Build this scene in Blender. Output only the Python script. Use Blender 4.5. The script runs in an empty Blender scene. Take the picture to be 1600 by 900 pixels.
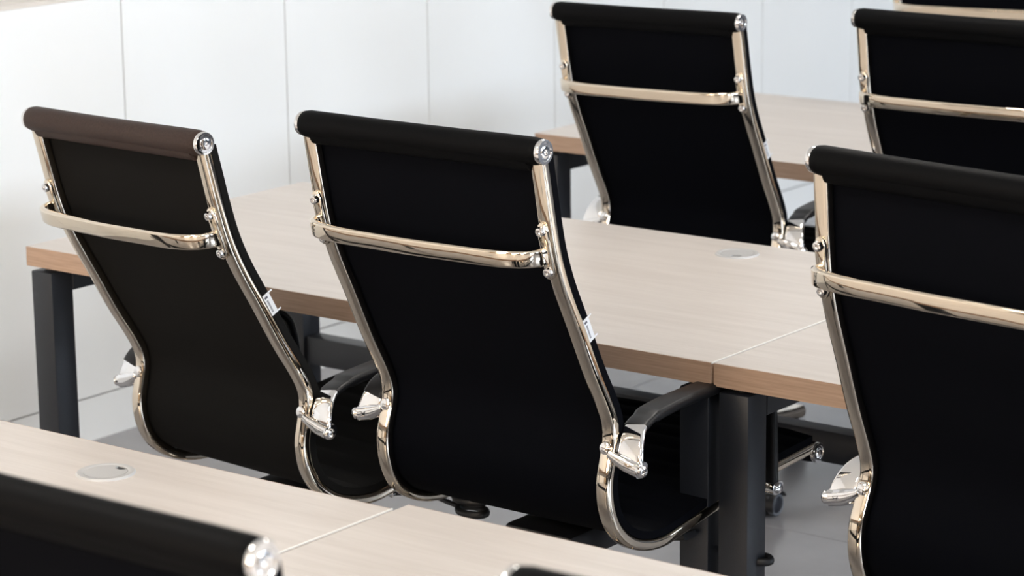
import bpy, bmesh, math, random
import numpy as np
from mathutils import Vector, Matrix
random.seed(7)
PI = math.pi
C = bpy.context.scene.collection

# ------------------------------------------------------------------ camera
cam_d = bpy.data.cameras.new('camera')
cam = bpy.data.objects.new('camera', cam_d); C.objects.link(cam)
def aim(yaw, pitch, roll):
    f = Vector((math.sin(yaw)*math.cos(pitch), math.cos(yaw)*math.cos(pitch), -math.sin(pitch)))
    r = Vector((math.cos(yaw), -math.sin(yaw), 0)); u = r.cross(f)
    r2 = math.cos(roll)*r + math.sin(roll)*u; u2 = -math.sin(roll)*r + math.cos(roll)*u
    return Matrix((r2, u2, -f)).transposed().to_4x4()
cam.matrix_world = Matrix.Translation((4.098, -3.7216, 1.8775)) @ aim(*[math.radians(a) for a in (-37.459, 12.934, -0.704)])
cam_d.sensor_width = 36; cam_d.lens = 96.16
cam_d.shift_x = -.00075; cam_d.shift_y = -.00016
cam_d.dof.use_dof = True; cam_d.dof.focus_distance = 4.4; cam_d.dof.aperture_fstop = 7.5
cam_d.clip_start = .05
sc = bpy.context.scene
sc.camera = cam

# ------------------------------------------------------------------ light
w = bpy.data.worlds.new('world'); sc.world = w; w.use_nodes = True
bg = w.node_tree.nodes['Background']; bg.inputs[0].default_value = (.62, .78, 1, 1); bg.inputs[1].default_value = 1.0
sc.view_settings.view_transform = 'Standard'; sc.view_settings.look = 'None'
sc.view_settings.exposure = 0.16; sc.view_settings.gamma = 1
def area(name, loc, rot, sx, sy, power, col):
    l = bpy.data.lights.new(name, 'AREA'); l.shape = 'RECTANGLE'; l.size = sx; l.size_y = sy
    l.energy = power; l.color = col
    o = bpy.data.objects.new(name, l); C.objects.link(o); o.location = loc; o.rotation_euler = rot
    return o
YF, XR, YB, XL, ZC = -6.5, 7.8, 7.2, -1.16, 2.9
# windows: wall, plane, span along the wall, sill, head
WINS = [('front', -.2, 1.4, .95, 2.35), ('front', 2.4, 4.0, .95, 2.35), ('front', 5.0, 6.6, .95, 2.35),
        ('right', -4.0, -2.2, .95, 2.35), ('right', -1.2, .6, .95, 2.35), ('right', 1.6, 3.4, .95, 2.35), ('right', 4.4, 6.2, .95, 2.35)]
POW = {'front': (105, (1, .82, .62)), 'right': (140, (.76, .87, 1))}
for wl, a, b, z0, z1 in WINS:
    p_, c_ = POW[wl]; m_ = (a+b)/2; zz = (z0+z1)/2
    loc, rot = {'front': ((m_, YF-.25, zz), (-PI/2, 0, PI)), 'right': ((XR+.25, m_, zz), (-PI/2, 0, -PI/2))}[wl]
    area('window_light', loc, rot, b-a, z1-z0, p_, c_)

# ------------------------------------------------------------------ materials
def mat(name, col, rough=.5, metal=0, **kw):
    m = bpy.data.materials.new(name); m.use_nodes = True
    b = m.node_tree.nodes['Principled BSDF']
    b.inputs['Base Color'].default_value = (*col, 1); b.inputs['Roughness'].default_value = rough
    b.inputs['Metallic'].default_value = metal
    for k, v in kw.items(): b.inputs[k.replace('_', ' ')].default_value = v
    return m
def nodes(m): return m.node_tree.nodes, m.node_tree.links, m.node_tree.nodes['Principled BSDF']
def noise_color(m, c1, c2, scale, stretch=(1, 1, 1), detail=6, lo=.3, hi=.7, coord='Object', bump=0):
    N, L, b = nodes(m)
    tc = N.new('ShaderNodeTexCoord'); mp = N.new('ShaderNodeMapping'); mp.inputs['Scale'].default_value = stretch
    nz = N.new('ShaderNodeTexNoise'); nz.inputs['Scale'].default_value = scale; nz.inputs['Detail'].default_value = detail
    rp = N.new('ShaderNodeValToRGB')
    rp.color_ramp.elements[0].position = lo; rp.color_ramp.elements[0].color = (*c1, 1)
    rp.color_ramp.elements[1].position = hi; rp.color_ramp.elements[1].color = (*c2, 1)
    L.new(tc.outputs[coord], mp.inputs[0]); L.new(mp.outputs[0], nz.inputs['Vector'])
    L.new(nz.outputs['Fac'], rp.inputs[0]); L.new(rp.outputs[0], b.inputs['Base Color'])
    if bump:
        bp = N.new('ShaderNodeBump'); bp.inputs['Strength'].default_value = bump; bp.inputs['Distance'].default_value = .001
        L.new(nz.outputs['Fac'], bp.inputs['Height']); L.new(bp.outputs[0], b.inputs['Normal'])
    return m
M_tinted_chrome = mat('chrome', (.76, .67, .555), .05, 1)  # tan tint puts warm reflections into the metal colour
M_cap = mat('bright_chrome', (.84, .83, .83), .06, 1)
M_chrome2 = mat('satin_aluminium', (.55, .57, .6), .25, 1)
M_fab = noise_color(mat('black_mesh_fabric', (.01, .01, .012), .85, Specular_IOR_Level=.07), (.0006, .0009, .0022), (.0016, .0019, .0036), 900, (1, 1, 1), 2, coord='Object', bump=.25)
M_leather = noise_color(mat('black_leather', (.012, .011, .011), .55, Specular_IOR_Level=.07), (.0014, .0015, .0019), (.0026, .0027, .0032), 260, coord='Object', bump=.12)
M_leather_lit = noise_color(mat('warm_lit_leather', (.03, .02, .018), .5, Specular_IOR_Level=.2), (.030, .0185, .0155), (.046, .029, .024), 260, bump=.12)  # black leather of the leftmost roll, warm light put into its colour
M_fab_lit = noise_color(mat('lit_mesh_fabric', (.01, .01, .01), .85, Specular_IOR_Level=.1), (.005, .0048, .0046), (.010, .0095, .009), 900, (1, 1, 1), 2, bump=.25)  # lighter copy of the black mesh, extra light on one sling painted in
M_plastic = mat('black_plastic', (.012, .012, .014), .4)
M_sleeve = mat('black_arm_sleeve', (.007, .007, .008), .36, Specular_IOR_Level=.25)
M_steel = noise_color(mat('charcoal_powder_coat', (.035, .036, .04), .42), (.013, .015, .020), (.020, .023, .030), 700, bump=.15)
M_wood = mat('pale_oak_laminate', (.5, .4, .3), .36, IOR=1.55)
def wood(m):
    N, L, b = nodes(m)
    tc = N.new('ShaderNodeTexCoord')
    def layer(stretch, scale, detail):
        mp = N.new('ShaderNodeMapping'); mp.inputs['Scale'].default_value = stretch
        nz = N.new('ShaderNodeTexNoise'); nz.inputs['Scale'].default_value = scale; nz.inputs['Detail'].default_value = detail
        L.new(tc.outputs['Object'], mp.inputs[0]); L.new(mp.outputs[0], nz.inputs['Vector']); return nz
    a = layer((1.2, 14, 14), 3, 5); c = layer((6, 180, 180), 2.2, 4)
    mx = N.new('ShaderNodeMix'); mx.data_type = 'FLOAT'; mx.inputs[0].default_value = .42
    L.new(a.outputs['Fac'], mx.inputs[2]); L.new(c.outputs['Fac'], mx.inputs[3])
    rp = N.new('ShaderNodeValToRGB')
    E = rp.color_ramp.elements
    E[0].position = .33; E[0].color = (.535, .485, .445, 1); E[1].position = .66; E[1].color = (.625, .575, .535, 1)
    L.new(mx.outputs[0], rp.inputs[0]); L.new(rp.outputs[0], b.inputs['Base Color'])
    bp = N.new('ShaderNodeBump'); bp.inputs['Strength'].default_value = .08; bp.inputs['Distance'].default_value = .001
    L.new(c.outputs['Fac'], bp.inputs['Height']); L.new(bp.outputs[0], b.inputs['Normal'])
wood(M_wood)
M_band = noise_color(mat('tan_oak_edge_band', (.46, .31, .22), .45), (.40, .265, .185), (.53, .36, .26), 3, (3, 60, 90))
M_edge = mat('white_edging', (.85, .83, .78), .3)
M_white = noise_color(mat('white_lacquer_panel', (.8, .81, .8), .35), (.86, .87, .865), (.89, .90, .895), 1.5)
M_gap = mat('grey_shadow_gap', (.3, .31, .33), .7)
M_counter = noise_color(mat('beige_top', (.7, .65, .6), .4), (.62, .57, .52), (.74, .69, .63), 3, (6, 1, 1))
M_wall = noise_color(mat('white_wall_paint', (.8, .79, .77), .6), (.78, .77, .75), (.81, .80, .78), 2)
M_tan = noise_color(mat('tan_wood_wall', (.5, .36, .22), .5), (.42, .29, .17), (.55, .40, .25), 4, (1, 1, .1))
M_dark = noise_color(mat('dark_blue_grey_wall', (.05, .055, .07), .5), (.045, .05, .065), (.055, .06, .075), 2)
M_ceil = mat('white_ceiling', (.82, .82, .8), .8)
M_floor = noise_color(mat('grey_floor_covering', (.36, .35, .35), .22, IOR=1.9), (.235, .23, .24), (.275, .27, .28), 6, bump=.05)
M_grey = mat('grey_plastic', (.47, .465, .46), .35)
M_white_pl = mat('white_label', (.75, .76, .78), .5)
M_ink = mat('label_ink', (.08, .08, .1), .6)
M_frame = mat('white_window_frame', (.75, .75, .73), .4)
M_tyre = mat('grey_castor_tyre', (.16, .17, .19), .5)
M_hub = mat('dark_castor_hub', (.02, .022, .03), .35)
M_pane = bpy.data.materials.new('window_pane'); M_pane.use_nodes = True
def pane():
    N, L = M_pane.node_tree.nodes, M_pane.node_tree.links
    N.remove(N['Principled BSDF'])
    t = N.new('ShaderNodeBsdfTransparent'); g = N.new('ShaderNodeBsdfGlossy'); g.inputs['Roughness'].default_value = .02
    x = N.new('ShaderNodeMixShader'); x.inputs[0].default_value = .06
    L.new(t.outputs[0], x.inputs[1]); L.new(g.outputs[0], x.inputs[2]); L.new(x.outputs[0], N['Material Output'].inputs[0])
pane()
M_lamp = mat('lamp_diffuser', (.9, .9, .9), .5)
nodes(M_lamp)[2].inputs['Emission Color'].default_value = (1, .945, .875, 1)
nodes(M_lamp)[2].inputs['Emission Strength'].default_value = 17.5

# ------------------------------------------------------------------ mesh helpers
class MB:
    def __init__(s): s.v = []; s.f = []
    def add(s, v, f):
        n = len(s.v); s.v += [tuple(p) for p in v]; s.f += [tuple(i+n for i in q) for q in f]; return s
    def box(s, x0, x1, y0, y1, z0, z1, bev=0, seg=2):
        bm = bmesh.new(); bmesh.ops.create_cube(bm, size=1)
        bmesh.ops.scale(bm, vec=(x1-x0, y1-y0, z1-z0), verts=bm.verts)
        if bev: bmesh.ops.bevel(bm, geom=bm.edges[:], offset=bev, segments=seg, profile=.5, affect='EDGES')
        bmesh.ops.translate(bm, vec=((x0+x1)/2, (y0+y1)/2, (z0+z1)/2), verts=bm.verts)
        bm.verts.index_update()
        s.add([v.co[:] for v in bm.verts], [[v.index for v in f.verts] for f in bm.faces]); bm.free(); return s
    def sweep(s, path, sec, side, scales=None, caps=True):
        """section (a along side, b along normal = side x tangent) swept along path; side is a fixed vector"""
        P = [Vector(p) for p in path]; n = len(P); k = len(sec); sd = Vector(side).normalized()
        V = []
        for i in range(n):
            t = (P[min(i+1, n-1)] - P[max(i-1, 0)]).normalized()
            nr = sd.cross(t).normalized(); s2 = t.cross(nr)
            q = scales[i] if scales else (1, 1)
            V += [P[i] + s2*a*q[0] + nr*b*q[1] for a, b in sec]
        F = [(i*k+j, i*k+(j+1) % k, (i+1)*k+(j+1) % k, (i+1)*k+j) for i in range(n-1) for j in range(k)]
        if caps: F += [tuple(range(k))[::-1], tuple((n-1)*k+j for j in range(k))]
        return s.add(V, F)
    def lathe(s, prof, org, axis, n=24):
        """profile (r, h) turned about axis through org"""
        ax = Vector(axis).normalized(); a = ax.orthogonal().normalized(); b = ax.cross(a); o = Vector(org)
        V = []; rings = []
        for r, h in prof:
            if r < 1e-6: rings.append([len(V)]); V.append(o+ax*h)
            else:
                rings.append(list(range(len(V), len(V)+n)))
                V += [o+ax*h+(a*math.cos(2*PI*j/n)+b*math.sin(2*PI*j/n))*r for j in range(n)]
        F = []
        for A, B in zip(rings, rings[1:]):
            for j in range(n):
                q = [A[j % len(A)], A[(j+1) % len(A)], B[(j+1) % len(B)], B[j % len(B)]]
                q = [x for i, x in enumerate(q) if x not in q[:i]]
                if len(q) > 2: F.append(q)
        return s.add(V, F)
    def mesh(s, name, m, smooth=35):
        me = bpy.data.meshes.new(name); me.from_pydata(s.v, [], s.f); me.materials.append(m)
        bm = bmesh.new(); bm.from_mesh(me); bmesh.ops.recalc_face_normals(bm, faces=bm.faces)
        for f in bm.faces: f.smooth = True
        for e in bm.edges:
            if len(e.link_faces) == 2 and e.calc_face_angle(0) > math.radians(smooth): e.smooth = False
        bm.to_mesh(me); bm.free(); return me
def rrect(w, h, r, n=3):
    o = []
    for cx, cy, a0 in ((w/2-r, h/2-r, 0), (-w/2+r, h/2-r, 90), (-w/2+r, -h/2+r, 180), (w/2-r, -h/2+r, 270)):
        for i in range(n+1):
            a = math.radians(a0+90*i/n); o.append((cx+r*math.cos(a), cy+r*math.sin(a)))
    return o
def circ(r, n=12): return [(r*math.cos(2*PI*i/n), r*math.sin(2*PI*i/n)) for i in range(n)]
def smooth(pts, step=.008):
    P = np.array(pts, float); out = []
    Q = np.vstack([2*P[0]-P[1], P, 2*P[-1]-P[-2]])
    for i in range(1, len(Q)-2):
        p0, p1, p2, p3 = Q[i-1:i+3]; n = max(2, int(np.linalg.norm(p2-p1)/step))
        for j in range(n):
            t = j/n
            out.append(.5*((2*p1)+(-p0+p2)*t+(2*p0-5*p1+4*p2-p3)*t*t+(-p0+3*p1-3*p2+p3)*t**3))
    out.append(P[-1]); return np.array(out)
def link(name, me, parent=None, M=None):
    o = bpy.data.objects.new(name, me); C.objects.link(o)
    if parent: o.parent = parent
    if M is not None: o.matrix_local = M
    return o
def thing(name, label, cat, loc, rz=0, group=None):
    o = bpy.data.objects.new(name, None); C.objects.link(o); o.location = loc; o.rotation_euler = (0, 0, rz)
    o.empty_display_size = .1; o['label'] = label; o['category'] = cat
    if group: o['group'] = group
    return o
def struct(name, me, parent=None):
    o = link(name, me, parent)
    if not parent: o['kind'] = 'structure'
    return o

# ------------------------------------------------------------------ room shell
fl = MB().box(XL-.1, XR+.1, YF-.1, YB+.1, -.06, -.003).mesh('floor', M_gap)
floor = struct('floor', fl)
xs = [XL, .1, 2.1, 4.1, 6.1, XR]; ys = [YF, -4.787, -2.787, -.787, 1.213, 3.213, 5.213, YB]
for i in range(len(xs)-1):
    for j in range(len(ys)-1):
        struct('floor_sheet', MB().box(xs[i]+.001, xs[i+1]-.001, ys[j]+.001, ys[j+1]-.001, -.004, 0, .0012, 1).mesh('floor_sheet', M_floor), floor)
struct('ceiling', MB().box(XL-.1, XR+.1, YF-.1, YB+.1, ZC, ZC+.1).mesh('ceiling', M_ceil))
struct('wall_back', MB().box(XL-.1, XR+.1, YB, YB+.1, 0, ZC).mesh('wall_back', M_dark))
def span(b, wl, s0, s1, z0, z1, d0, d1):
    """box in the thickness of a wall: s along it, d from its inner face outwards"""
    if wl == 'front': b.box(s0, s1, YF-d1, YF-d0, z0, z1)
    elif wl == 'right': b.box(XR+d0, XR+d1, s0, s1, z0, z1)
    else: b.box(XL-d1, XL-d0, s0, s1, z0, z1)
struct('wall_left', MB().box(XL-.1, XL, YF, YB, 0, ZC).mesh('wall_left', M_wall))
for wl, m in (('front', M_tan), ('right', M_dark)):
    ws = [q for q in WINS if q[0] == wl]; z0, z1 = ws[0][3:]
    a0, a1 = (XL-.1, XR+.1) if wl == 'front' else (YF, YB)
    b = MB(); span(b, wl, a0, a1, 0, z0, 0, .1); span(b, wl, a0, a1, z1, ZC, 0, .1); e = a0
    for q in ws: span(b, wl, e, q[1], z0, z1, 0, .1); e = q[2]
    span(b, wl, e, a1, z0, z1, 0, .1)
    struct('wall_'+wl, b.mesh('wall_'+wl, m))
for wn, (wl, p, q, z0, z1) in enumerate(WINS):
    fr = MB(); pn = MB()
    for s0, s1 in ((p, p+.06), (q-.06, q), ((p+q)/2-.035, (p+q)/2+.035)): span(fr, wl, s0, s1, z0, z1, .01, .07)
    for a, b in ((z0, z0+.06), (z1-.06, z1), (z0+.6*(z1-z0), z0+.6*(z1-z0)+.06)): span(fr, wl, p+.06, q-.06, a, b, .012, .068)
    o = struct('window_%d' % (wn+1), fr.mesh('window', M_frame))
    span(pn, wl, p+.05, q-.05, z0+.05, z1-.05, .035, .041)
    link('pane', pn.mesh('pane', M_pane), o)

# low storage cabinets along the left wall
CX, CT, KB = -.71, 1.093, .111
edges = [-1.363, -.773, -.183, .405, .994, 1.588, 2.178, 2.772, 3.349, 3.927, 4.506, 5.09, 5.68, 6.27]
me_body = {}
ordw = ['first', 'second', 'third', 'fourth', 'fifth', 'sixth', 'seventh', 'eighth', 'ninth', 'tenth', 'eleventh', 'twelfth']
vis = 0
for a, b in zip(edges, edges[1:]):
    if a > .9 and b < 4.6:
        vis += 1; lab = 'white flush-fronted low cabinet, its door the %s whole panel from the left of the photo' % ordw[vis-1]; g = None
    elif .3 < a < .9: lab = 'white flush-fronted low cabinet cut by the left edge of the photo'; g = None
    elif 4.5 < a < 4.6: lab = 'white low cabinet just left of the chair in the top right corner'; g = None
    else: lab = 'white low cabinet of the row, out of view'; g = 'low cabinets out of view'
    y0 = (a+b)/2; hw = (b-a)/2
    t = thing('low_cabinet', lab, 'cabinet', (CX, y0, 0), 0, g)
    link('carcass', MB().box(-.44, -.02, -hw+.001, hw-.001, .02, CT-.0005).mesh('carcass', M_gap), t)
    link('door', MB().box(-.0195, 0, -hw+.002, hw-.002, KB+.002, CT-.0006, .0008, 1).mesh('door', M_white), t)
    link('plinth', MB().box(-.43, -.001, -hw+.0005, hw-.0005, 0, KB-.002).mesh('plinth', M_white), t)
t = link('cabinet_top', MB().box(CX-.449, CX-.006, edges[0], edges[-1], CT, CT+.011).mesh('cabinet_top', M_counter))
t['label'] = 'long beige top lying over the row of white low cabinets'; t['category'] = 'counter'

# ceiling lights
for i, x in enumerate((1.0, 3.4, 5.8)):
    for j, y in enumerate((-5.0, -2.3, 1.1, 3.9)):
        t = thing('ceiling_light', 'square white ceiling light panel above the desks, out of view', 'ceiling light', (x, y, ZC), 0, 'ceiling light panels')
        link('housing', MB().box(-.32, .32, -.32, .32, -.03, 0).mesh('housing', M_frame), t)
        link('diffuser', MB().box(-.295, .295, -.295, .295, -.034, -.0305).mesh('diffuser', M_lamp), t)

# ------------------------------------------------------------------ desks
DW, DD, DH, DT = 1.664, .847, .7263, .040
LG = .0585
d_band = MB().box(0, DW-.0022, 0, .0012, DH-DT, DH-.0006).mesh('edge_band', M_band)
d_top = MB().box(0, DW-.0022, .00125, DD-.00125, DH-DT, DH, .0012, 1).mesh('desktop', M_wood)
d_core = MB().box(DW-.002, DW-.0006, .002, DD-.002, DH-DT+.0005, DH-.003).mesh('edge_core', M_band)
d_strip = MB().box(DW-.002, DW+.0005, .0005, DD-.0005, DH-.0025, DH+.0003).mesh('edge_strip', M_edge)
ZL = DH-DT-.010
d_leg = MB().box(-LG/2, LG/2, -LG/2, LG/2, 0, ZL, .0025, 2).mesh('leg', M_steel)
d_beam = MB().box(-LG/2, LG/2, LG/2+.0005, DD-.03-LG*1.5-.0005, ZL-.045, ZL, .002, 1).mesh('side_beam', M_steel)
d_spacer = MB().lathe([(0, 0), (.012, 0), (.012, .0101), (0, .0101)], (0, 0, 0), (0, 0, 1), 12).mesh('spacer', M_plastic)
d_stretch = MB().box(.008+LG+.0005, DW-.008-LG-.0005, DD-.03-LG+.008, DD-.035, .325, .39, .003, 2).mesh('stretcher', M_steel)
gr = .044
g_ring = MB().lathe([(gr*.74, -.02), (gr*.74, .0022), (gr*.80, .0034), (gr*.95, .0030), (gr, .0004), (gr, 0), (gr*.78, 0), (gr*.78, -.02), (gr*.74, -.02)], (0, 0, 0), (0, 0, 1), 40).mesh('grommet', M_grey)
def cap_mesh():
    b = MB(); r = gr*.73; n = 40; pts = []
    for i in range(n+1):
        a = math.radians(112+(360-44)*i/n); pts.append((r*math.cos(a), r*math.sin(a)))
    pts += [(r*.42*math.cos(math.radians(60)), r*.62), (r*.42*math.cos(math.radians(120)), r*.62)]
    k = len(pts)
    b.add([(x, y, -.004) for x, y in pts]+[(x, y, .0026) for x, y in pts], [tuple(range(k))[::-1], tuple(range(k, 2*k))]+[(i, (i+1) % k, k+(i+1) % k, k+i) for i in range(k)])
    return b.mesh('cable_cap', M_grey)
g_cap = cap_mesh()
g_hole = MB().lathe([(0, .0004), (gr*.74, .0004)], (0, 0, 0), (0, 0, 1), 32).mesh('cable_opening', M_plastic)
def desk(x, y, label, grommets=((1.236, .745),), rot=-150, group=None):
    t = thing('desk', label, 'desk', (x, y, 0), 0, group)
    link('desktop', d_top, t); link('edge_band', d_band, t); q = link('edge_band', d_band, t); q.location = (0, DD-.0012, 0); link('edge_strip', d_strip, t); link('edge_core', d_core, t)
    for lx in (.008+LG/2, DW-.008-LG/2):
        for ly in (.003+LG/2, DD-.03-LG/2):
            o = link('leg', d_leg, t); o.location = (lx, ly, 0)
            q = link('spacer', d_spacer, o); q.location = (0, 0, ZL-.00005)
        o = link('side_beam', d_beam, t); o.location = (lx, .003+LG/2, 0)
    link('stretcher', d_stretch, t)
    for gx, gy in grommets:
        o = link('grommet', g_ring, t); o.location = (gx, gy, DH)
        q = link('cable_cap', g_cap, o); q.rotation_euler = (0, 0, math.radians(rot))
        q = link('cable_opening', g_hole, o)
    return t
desk(0, 0, 'pale wood desk in the middle row, its free left end beside the leftmost chair')
desk(1.6685, 0, 'pale wood desk in the middle row, mostly behind the chair at the right edge')
desk(.080, -.930-DD, 'pale wood desk in the foreground lower left with a grey cable grommet', ((1.21, .737),), -12)
desk(1.749, -.902-DD, 'pale wood desk in the foreground at the bottom centre, without a grommet in view', (), 0)
desk(.049, 1.661, 'pale wood desk in the far row behind the upper middle chair, its left corner showing', ())

# ------------------------------------------------------------------ chairs
H, HT, ZA = .2362, .2527, .6121
rear = smooth([(0, y, z) for y, z in [(-.158, 1.112), (-.149, 1.06), (-.140, 1.008), (-.127, .95), (-.106, .892), (-.0715, .82), (-.035, .742), (-.004, .684), (.011, .648), (.012, .622), (.004, .594), (-.006, .555), (-.002, .508), (.018, .465), (.055, .432), (.10, .413), (.15, .406), (.20, .411), (.30, .425), (.45, .443), (.612, .452)]], .009)
def offset(P, d):
    T = np.gradient(P, axis=0); T /= np.linalg.norm(T, axis=1)[:, None]
    Nn = np.stack([0*T[:, 0], -T[:, 2], T[:, 1]], 1)      # X cross tangent
    return P+Nn*d
RC = offset(rear, .010)                                   # centre line of the chrome rail
def rail_mesh(s):
    P = RC.copy(); P[:, 0] = s*H
    return MB().sweep(P, rrect(.026, .020, .006, 3), (1, 0, 0)).mesh('rail', M_tinted_chrome, 50)
def sling_mesh():
    P = offset(rear, .0215); n = len(P); T = np.gradient(P, axis=0); T /= np.linalg.norm(T, axis=1)[:, None]
    Nn = np.stack([0*T[:, 0], -T[:, 2], T[:, 1]], 1)
    sarc = np.concatenate([[0], np.cumsum(np.linalg.norm(np.diff(P, axis=0), axis=1))])
    # finer resample so that the stitched ribs of the inner face read
    S = np.arange(0, sarc[-1], .0055)
    P = np.stack([np.interp(S, sarc, P[:, k]) for k in range(3)], 1); Nn = np.stack([np.interp(S, sarc, Nn[:, k]) for k in range(3)], 1)
    m = 11; W = H+.0095; X = np.linspace(-1, 1, m)*W
    V = []; n = len(P)
    for side in (0, 1):
        for i in range(n):
            rib = .0065*abs(math.sin(PI*S[i]/.052))**.6
            for x in X:
                e = (1-(x/W)**6)
                d = -.0015*e-.001 if side == 0 else .012+rib*e
                V.append(P[i]+Nn[i]*d+np.array([x, 0, 0]))
    F = []
    o = n*m
    for i in range(n-1):
        for j in range(m-1):
            a = i*m+j
            F.append((a, a+1, a+m+1, a+m)); F.append((o+a, o+a+m, o+a+m+1, o+a+1))
        F.append((i*m, i*m+m, o+i*m+m, o+i*m)); a = i*m+m-1; F.append((a, o+a, o+a+m, a+m))
    for i in (0, n-1):
        for j in range(m-1): F.append((i*m+j, i*m+j+1, o+i*m+j+1, o+i*m+j))
    return MB().add(V, F).mesh('sling', M_fab, 70)
TY, TZ = -.152, 1.124
FY, FZ = .622, .452
def roll_mesh(y, z, r, name, seam):
    L = HT-.006; b = MB()
    prof = [(0, -L), (r*.80, -L), (r*.93, -L+.004), (r, -L+.014), (r*.985, -L+.07), (r*.95, -L*.4), (r*.94, 0), (r*.95, L*.4), (r*.975, L-.07), (r*.97, L-.014), (r*.92, L-.004), (r*.82, L), (0, L)]
    b.lathe(prof, (0, y, z), (1, 0, 0), 32)
    if seam:
        # fabric wrapped down from the roll to the back panel, closed by a stitched ridge
        Q = smooth([(0, y-r*.72, z-r*.55), (0, y-.011, z-r-.001), (0, y-.0045, z-r-.008), (0, y+.008, z-r-.009), (0, y+.014, z-r*.6)], .003)
        k = H-.012
        n = len(Q); V = [(-k, p[1], p[2]) for p in Q]+[(k, p[1], p[2]) for p in Q]
        b.add(V, [(i, i+1, n+i+1, n+i) for i in range(n-1)]+[tuple(range(n)), tuple(range(n, 2*n))])
    return b.mesh(name, M_leather, 60)
def cap_ring(s, y, z, r):
    p = [(0, .0), (r*.55, 0), (r*.97, -.002), (r*1.0, .001), (r*.985, .0045), (r*.93, .0064), (r*.74, .0064), (r*.70, .0052), (r*.52, .0052), (r*.48, .0064), (r*.40, .0068), (r*.22, .0068), (r*.19, .0040), (0, .0040)]
    return MB().lathe(p, (s*(HT-.0065), y, z), (s, 0, 0), 32).mesh('end_cap', M_cap, 40)
def rail_pt(z):                                            # rear-face point and outward rear normal at height z on the upper back
    i = int(np.argmin(np.abs(rear[:90, 2]-z)+0)); T = rear[i+1]-rear[i-1]; T /= np.linalg.norm(T)
    return rear[i], np.array([0, T[2], -T[1]]), T
B1Z, B2Z, BZ = .994, .934, .956
def mount_mesh(s):
    b = MB(); p1, nr, t1 = rail_pt(B1Z); p2, _, _ = rail_pt(B2Z); nr = np.array([0, -.985, -.17])
    P = [p1+np.array([0, 0, .012]), p1+np.array([0, 0, .009]), p1, (p1+p2)/2, p2, p2-np.array([0, 0, .009]), p2-np.array([0, 0, .012])]
    P = [np.array([s*(H-.001), q[1], q[2]])+nr*.003 for q in P]
    b.sweep(P, rrect(.021, .009, .004, 3), (1, 0, 0), [(.45, .8), (.75, 1), (1, 1), (.95, 1), (1, 1), (.75, 1), (.45, .8)])
    return b.mesh('bracket_mount', M_tinted_chrome, 60)
def bolts_mesh(s, which):
    b = MB(); z = (B1Z, B2Z)[which]; p, nr, _ = rail_pt(z)
    p = np.array([s*(H-.001), p[1], p[2]])+np.array([0, -.985, -.17])*.007
    b.lathe([(.0085, -.002), (.0085, .003), (.0072, .0062), (.0045, .0072), (.0032, .0068), (.003, .0040), (0, .0038)], p, (0, -.985, -.17), 16)
    return b.mesh('bolt', M_cap, 40)
BOW = -.190                                               # rear centre of the lumbar bar
def bar_mesh():
    yr = rail_pt(BZ)[0][1]
    half = [(H-.001, yr-.004), (H-.002, yr-.014), (H-.009, BOW+.030), (H-.026, BOW+.016), (H-.055, BOW+.006), (H-.095, BOW+.0015), (H-.14, BOW), (0, BOW-.003)]
    pts = [(x, y, BZ) for x, y in half]+[(-x, y, BZ) for x, y in half[-2::-1]]
    return MB().sweep(smooth(pts, .008), rrect(.029, .011, .0045, 3), (0, -.17, .985)).mesh('lumbar_bar', M_tinted_chrome, 50)
AX = H+.010
ARM = [(.043, .014, .584), (.042, .018, .600), (.037, .030, .624), (.030, .052, .642), (.022, .095, .650), (.014, .150, .651), (.010, .205, .651), (.008, .33, .650), (.006, .405, .643), (.005, .447, .62), (.005, .461, .585), (.005, .465, .52), (.005, .465, .424)]
ARM_L = ARM[:5]+[(.024, .150, .651), (.030, .205, .651), (.038, .30, .650), (.040, .355, .643), (.040, .392, .62), (.040, .405, .585), (.040, .409, .52), (.040, .409, .424)]
def arm_path(s):
    P = smooth(ARM if s > 0 else ARM_L, .008)
    return P, np.concatenate([[0], np.cumsum(np.linalg.norm(np.diff(P, axis=0), axis=1))])
def arm_mesh(s):
    AP, AL = arm_path(s)
    P = [(s*(H+p[0]), p[1], p[2]) for p in AP]
    sc_ = [(.9 if AL[-1]-l < .03 else 1.0+.30*max(0, 1-l/.07), 1) for l in AL]
    return MB().sweep(P, rrect(.040, .011, .005, 3), (1, 0, 0), sc_).mesh('armrest', M_cap, 60)
def sleeve_mesh(s, start=.066):
    AP, AL = arm_path(s)
    Q = [(p, l) for p, l in zip(AP, AL) if start < l < AL[-1]-.004]
    sc_ = [(.93, .72) if l < .115 and start > .05 else ((1.02, 1.05)) for p, l in Q]; sc_[-1] = (.97, .85)
    return MB().sweep([(s*(H+p[0]), p[1], p[2]) for p, l in Q], rrect(.047, .018, .008, 3), (1, 0, 0), sc_).mesh('arm_sleeve', M_sleeve, 60)
def arm_foot_mesh(s):
    # cast chrome lug from the rail out to the arm at the back; the lug at the front
    b = MB()
    P = smooth([(s*(H+.006), .010, .604), (s*(H+.018), .012, .598), (s*(H+.034), .016, .591), (s*(H+.050), .018, .586), (s*(H+.064), .018, .583)], .005)
    n = len(P); sc_ = [(1, 1) if i > n*.5 else (.50+.50*i/(n*.5),)*2 for i in range(n)]
    b.sweep(P, rrect(.027, .030, .011, 4), (0, 0, 1), sc_)
    f = MB(); fy = .465 if s > 0 else .409; fx = H+.005 if s > 0 else H+.040
    f.sweep([(s*(H-.002), fy, .430), (s*(H+.005), fy, .430), (s*(fx+.026), fy, .430)], rrect(.022, .032, .009, 3), (0, 0, 1))
    return b.mesh('arm_lug', M_cap, 60), f.mesh('arm_lug', M_cap, 60)
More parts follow.
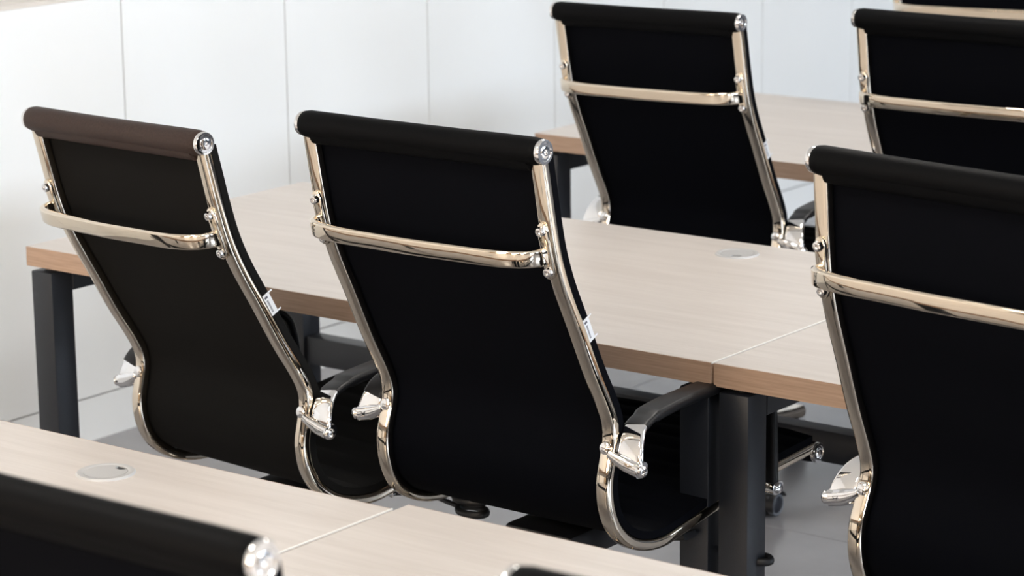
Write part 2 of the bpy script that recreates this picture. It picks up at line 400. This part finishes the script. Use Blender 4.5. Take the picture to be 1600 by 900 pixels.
def knob_meshes(s):
    r = .0105; o = []
    for prof, org, ax in (
        ([(0, -.004), (r*.8, -.004), (r, 0), (r*.9, .003), (r, .006), (r*.9, .009), (r, .012), (r*.82, .015), (r*.4, .016), (r*.35, .012), (0, .012)], (s*(H+.060), .014, .585), (s, -.35, -.15)),
        ([(0, 0), (r*.95, 0), (r*1.0, .002), (r*.8, .0035), (0, .004)], (s*(H-.001), .0085, .612), (0, -1, .25)),
        ([(0, 0), (r*.95, 0), (r, .003), (r*.7, .006), (0, .006)], (s*(H+(.030 if s > 0 else .065)), .465 if s > 0 else .409, .430), (s, 0, 0))):
        o.append(MB().lathe(prof, org, ax, 18).mesh('knob', M_cap, 50))
    return o
def tag_mesh():
    i = int(np.argmin(np.abs(rear[:120, 2]-.812))); T = rear[i+1]-rear[i-1]; T /= np.linalg.norm(T); Nn = np.array([0, -T[2], T[1]])
    c = np.array([H+.0098, rear[i][1], rear[i][2]])+Nn*.024
    b = MB(); d = MB()
    def q(mb, u0, u1, w0, w1, x0, x1):
        V = [c+T*u+Nn*ww+np.array([x, 0, 0]) for x in (x0, x1) for u, ww in ((u0, w0), (u1, w0), (u1, w1), (u0, w1))]
        mb.add(V, [(0, 1, 2, 3), (4, 7, 6, 5), (0, 4, 5, 1), (1, 5, 6, 2), (2, 6, 7, 3), (3, 7, 4, 0)])
    q(b, -.021, .021, -.009, .009, 0, .0012); q(b, -.021, -.0185, .009, .017, 0, .0012); q(b, .0185, .021, .009, .017, 0, .0012)
    q(d, -.017, -.013, -.004, .003, .0012, .0014)
    for k in range(9): q(d, -.009+k*.0028, -.0073+k*.0028, -.0025, .001, .0012, .0014)
    return b.mesh('care_tag', M_white_pl), d.mesh('tag_print', M_ink)
def mech_mesh():
    b = MB()
    b.box(-.075, .075, .12, .40, .345, .398, .012, 2)
    b.box(-.05, .05, .22, .50, .36, .41, .01, 2)
    return b.mesh('tilt_mechanism', M_plastic, 40)
def strut_mesh(y, z, m):
    pts = [(x, y+.01*(1-(x/H)**2), z-.018*(1-(x/H)**4)) for x in np.linspace(-H+.006, H-.006, 15)]
    b = MB(); b.sweep(pts, rrect(.034, .012, .004, 2), (0, 1, 0))
    return b.mesh('seat_strut', m, 50)
def strut_bolts(y, z):
    return [('strut_bolt', MB().lathe([(0, 0), (.008, 0), (.008, .006), (.005, .008), (0, .008)], (s*(H-.035), y-.018, z-.006), (0, -1, -.1), 12).mesh('strut_bolt', M_chrome2, 40)) for s in (-1, 1)]
def lever_mesh(s, y):
    b = MB(); pts = smooth([(s*.07, y, .366), (s*.16, y, .362), (s*.245, y, .352), (s*.277, y, .350)], .01)
    b.sweep(pts, circ(.005, 8), (0, 0, 1))
    loop = [(s*(.305+.034*math.cos(a)), y+.019*math.sin(a), .348) for a in np.linspace(0, 2*PI, 25)]
    k = 8; V = []
    for i, p in enumerate(loop[:-1]):
        a = 2*PI*i/24; rad = Vector((s*math.cos(a), math.sin(a), 0))
        V += [Vector(p)+rad*.006*math.cos(t)+Vector((0, 0, .0075*math.sin(t))) for t in np.linspace(0, 2*PI, k, endpoint=False)]
    F = [(i*k+j, i*k+(j+1) % k, ((i+1) % 24)*k+(j+1) % k, ((i+1) % 24)*k+j) for i in range(24) for j in range(k)]
    b.add(V, F)
    return b.mesh('lever', M_plastic, 60)
UP = []          # (name, mesh, [(sub name, mesh)])
for s in (-1, 1): UP.append(('rail', rail_mesh(s), []))
UP.append(('sling', sling_mesh(), []))
UP.append(('head_roll', roll_mesh(TY, TZ, .0225, 'head_roll', True), [('end_cap', cap_ring(s, TY, TZ, .0200)) for s in (-1, 1)]))
UP.append(('front_roll', roll_mesh(FY, FZ, .020, 'front_roll', False), [('end_cap', cap_ring(s, FY, FZ, .0185)) for s in (-1, 1)]))
UP.append(('lumbar_bar', bar_mesh(), []))
for s in (-1, 1): UP.append(('bracket_mount', mount_mesh(s), [('bolt', bolts_mesh(s, 0)), ('bolt', bolts_mesh(s, 1))]))
for s in (-1, 1): UP.append(('armrest', arm_mesh(s), [('arm_sleeve', sleeve_mesh(s))]+[('arm_lug', m) for m in arm_foot_mesh(s)]+[('knob', m) for m in knob_meshes(s)]))
tg, tp = tag_mesh(); UP.append(('care_tag', tg, [('tag_print', tp)]))
UP.append(('tilt_mechanism', mech_mesh(), []))
UP.append(('seat_strut', strut_mesh(.25, .398, M_plastic), strut_bolts(.25, .398)))
UP.append(('seat_strut', strut_mesh(.43, .430, M_chrome2), []))
UP.append(('lever', lever_mesh(1, .33), [])); UP.append(('lever', lever_mesh(-1, .31), []))
SLEEVE_HIGH = [m for n, me, sub in UP if n == 'armrest' for k, m in sub if k == 'arm_sleeve'][0]
SLEEVE_LOW = sleeve_mesh(-1, .030)      # on some chairs the left sleeve sits lower on its arm
# swivel base, built about its own axis
BR = .325
me_col = MB().lathe([(0, .055), (.030, .055), (.032, .065), (.032, .115), (.026, .122), (.026, .235), (.0145, .24), (.0145, .345), (0, .345)], (0, 0, 0), (0, 0, 1), 24).mesh('gas_column', M_plastic)
me_leg = MB().sweep(smooth([(.030, 0, .098), (.10, 0, .105), (.20, 0, .092), (.29, 0, .078), (BR+.012, 0, .074)], .02), rrect(.040, .030, .010, 3), (0, 1, 0), None).mesh('base_leg', M_tinted_chrome)
def caster_meshes():
    b = MB()
    b.lathe([(0, 0), (.0055, 0), (.0055, .030), (0, .030)], (0, 0, .045), (0, 0, 1), 10)
    stem = b.mesh('caster_stem', M_tinted_chrome)
    h = MB()
    pts = [(-.018+.030*math.cos(a), 0, .0265+.030*math.sin(a)) for a in np.linspace(-.35, 2.6, 14)]
    h.sweep(pts, rrect(.050, .005, .002, 2), (0, 1, 0)); h.box(-.008, .010, -.010, .010, .032, .052, .003, 1)
    hood = h.mesh('caster_hood', M_plastic)
    ty = MB(); hb = MB()
    for s in (-1, 1):
        ty.lathe([(.019, .004), (.0245, .005), (.026, .009), (.026, .015), (.0243, .0195), (.0205, .0205), (.0195, .018), (.019, .004)], (-.018, 0, .0262), (0, s, 0), 28)
        hb.lathe([(0, .005), (.0193, .005), (.0193, .0185), (.016, .0205), (0, .021)], (-.018, 0, .0262), (0, s, 0), 24)
    return stem, hood, ty.mesh('caster_tyre', M_tyre), hb.mesh('caster_wheel', M_hub)
CS = caster_meshes()
me_caster = None
def join_meshes(name, meshes):
    me = bpy.data.meshes.new(name); V = []; F = []; mi = []; sm = []
    for k, m in enumerate(meshes):
        n = len(V); V += [v.co[:] for v in m.vertices]; F += [tuple(i+n for i in p.vertices) for p in m.polygons]; mi += [k]*len(m.polygons)
        me.materials.append(m.materials[0])
    me.from_pydata(V, [], F)
    for p, k in zip(me.polygons, mi): p.material_index = k; p.use_smooth = True
    return me
me_caster = join_meshes('caster', CS)

def chair(label, x, y, yaw, tilt=0, dz=0, lat=0, base=0, scale=1, by=.24, swap=None, low=False):
    t = thing('office_chair', label, 'chair', (x, y, 0), yaw, None)
    M = Matrix.Translation((0, 0, ZA+dz)) @ Matrix.Rotation(-tilt, 4, 'X') @ Matrix.Rotation(-lat, 4, 'Y') @ Matrix.Scale(scale, 4) @ Matrix.Translation((0, 0, -ZA))
    for name, me, subs in UP:
        if swap and name in swap:
            me = me.copy(); me.materials[0] = swap[name]
        o = link(name, me, t, M)
        for sn, sm in subs:
            q = link(sn, SLEEVE_LOW if low and sm == SLEEVE_HIGH else sm, o)
            if sn == 'tag_print': q['kind'] = 'stuff'
    o = link('gas_column', me_col, t); o.location = (0, by, 0)
    for k in range(5):
        a = base+2*PI*k/5
        l = link('base_leg', me_leg, t); l.location = (0, by, 0); l.rotation_euler = (0, 0, a)
        c = link('caster', me_caster, l); c.location = (BR, 0, 0); c.rotation_euler = (0, 0, random.uniform(-.8, .8) if not ('far row, its' in label and k == 0) else -.75)
    return t
chair('leftmost black office chair, its top roll warm-tinted, beside the free end of the middle desk', .7625, -.2621, -.1418, -.0624, -.0179, .0233, .3, swap={'head_roll': M_leather_lit, 'sling': M_fab_lit}, low=True)
chair('black office chair in the middle of the photo, its whole chrome-railed back in view', 1.4012, -.2723, -.0226, -.0147, .0242, .0048, .1, low=True)
chair('black office chair cut by the right edge, in front of the middle desk row', 2.3239, -.2699, -.124, .0865, .028, -.0067, .5)
chair('black office chair in the far row, its back seen above the middle desk', .765, 1.269, .0248, -.0212, .025, .0102, math.radians(-48), .96, .235)
chair('black office chair in the top right corner, in the far row', 1.4049, 1.4766, .0068, .0173, -.0013, .0004, .7)
chair('blurred black office chair in the lower left foreground, only its top showing', 2.278, -1.886, 0, 0, -.017, 0, .2)
chair('blurred black office chair at the bottom edge, only a corner of its top roll showing', 3.000, -1.815, .03, 0, -.014, 0, .4)
chair('distant black office chair behind the top right one, only its chrome bar showing', .671, 2.91, math.radians(10), 0, 0, 0, .6)
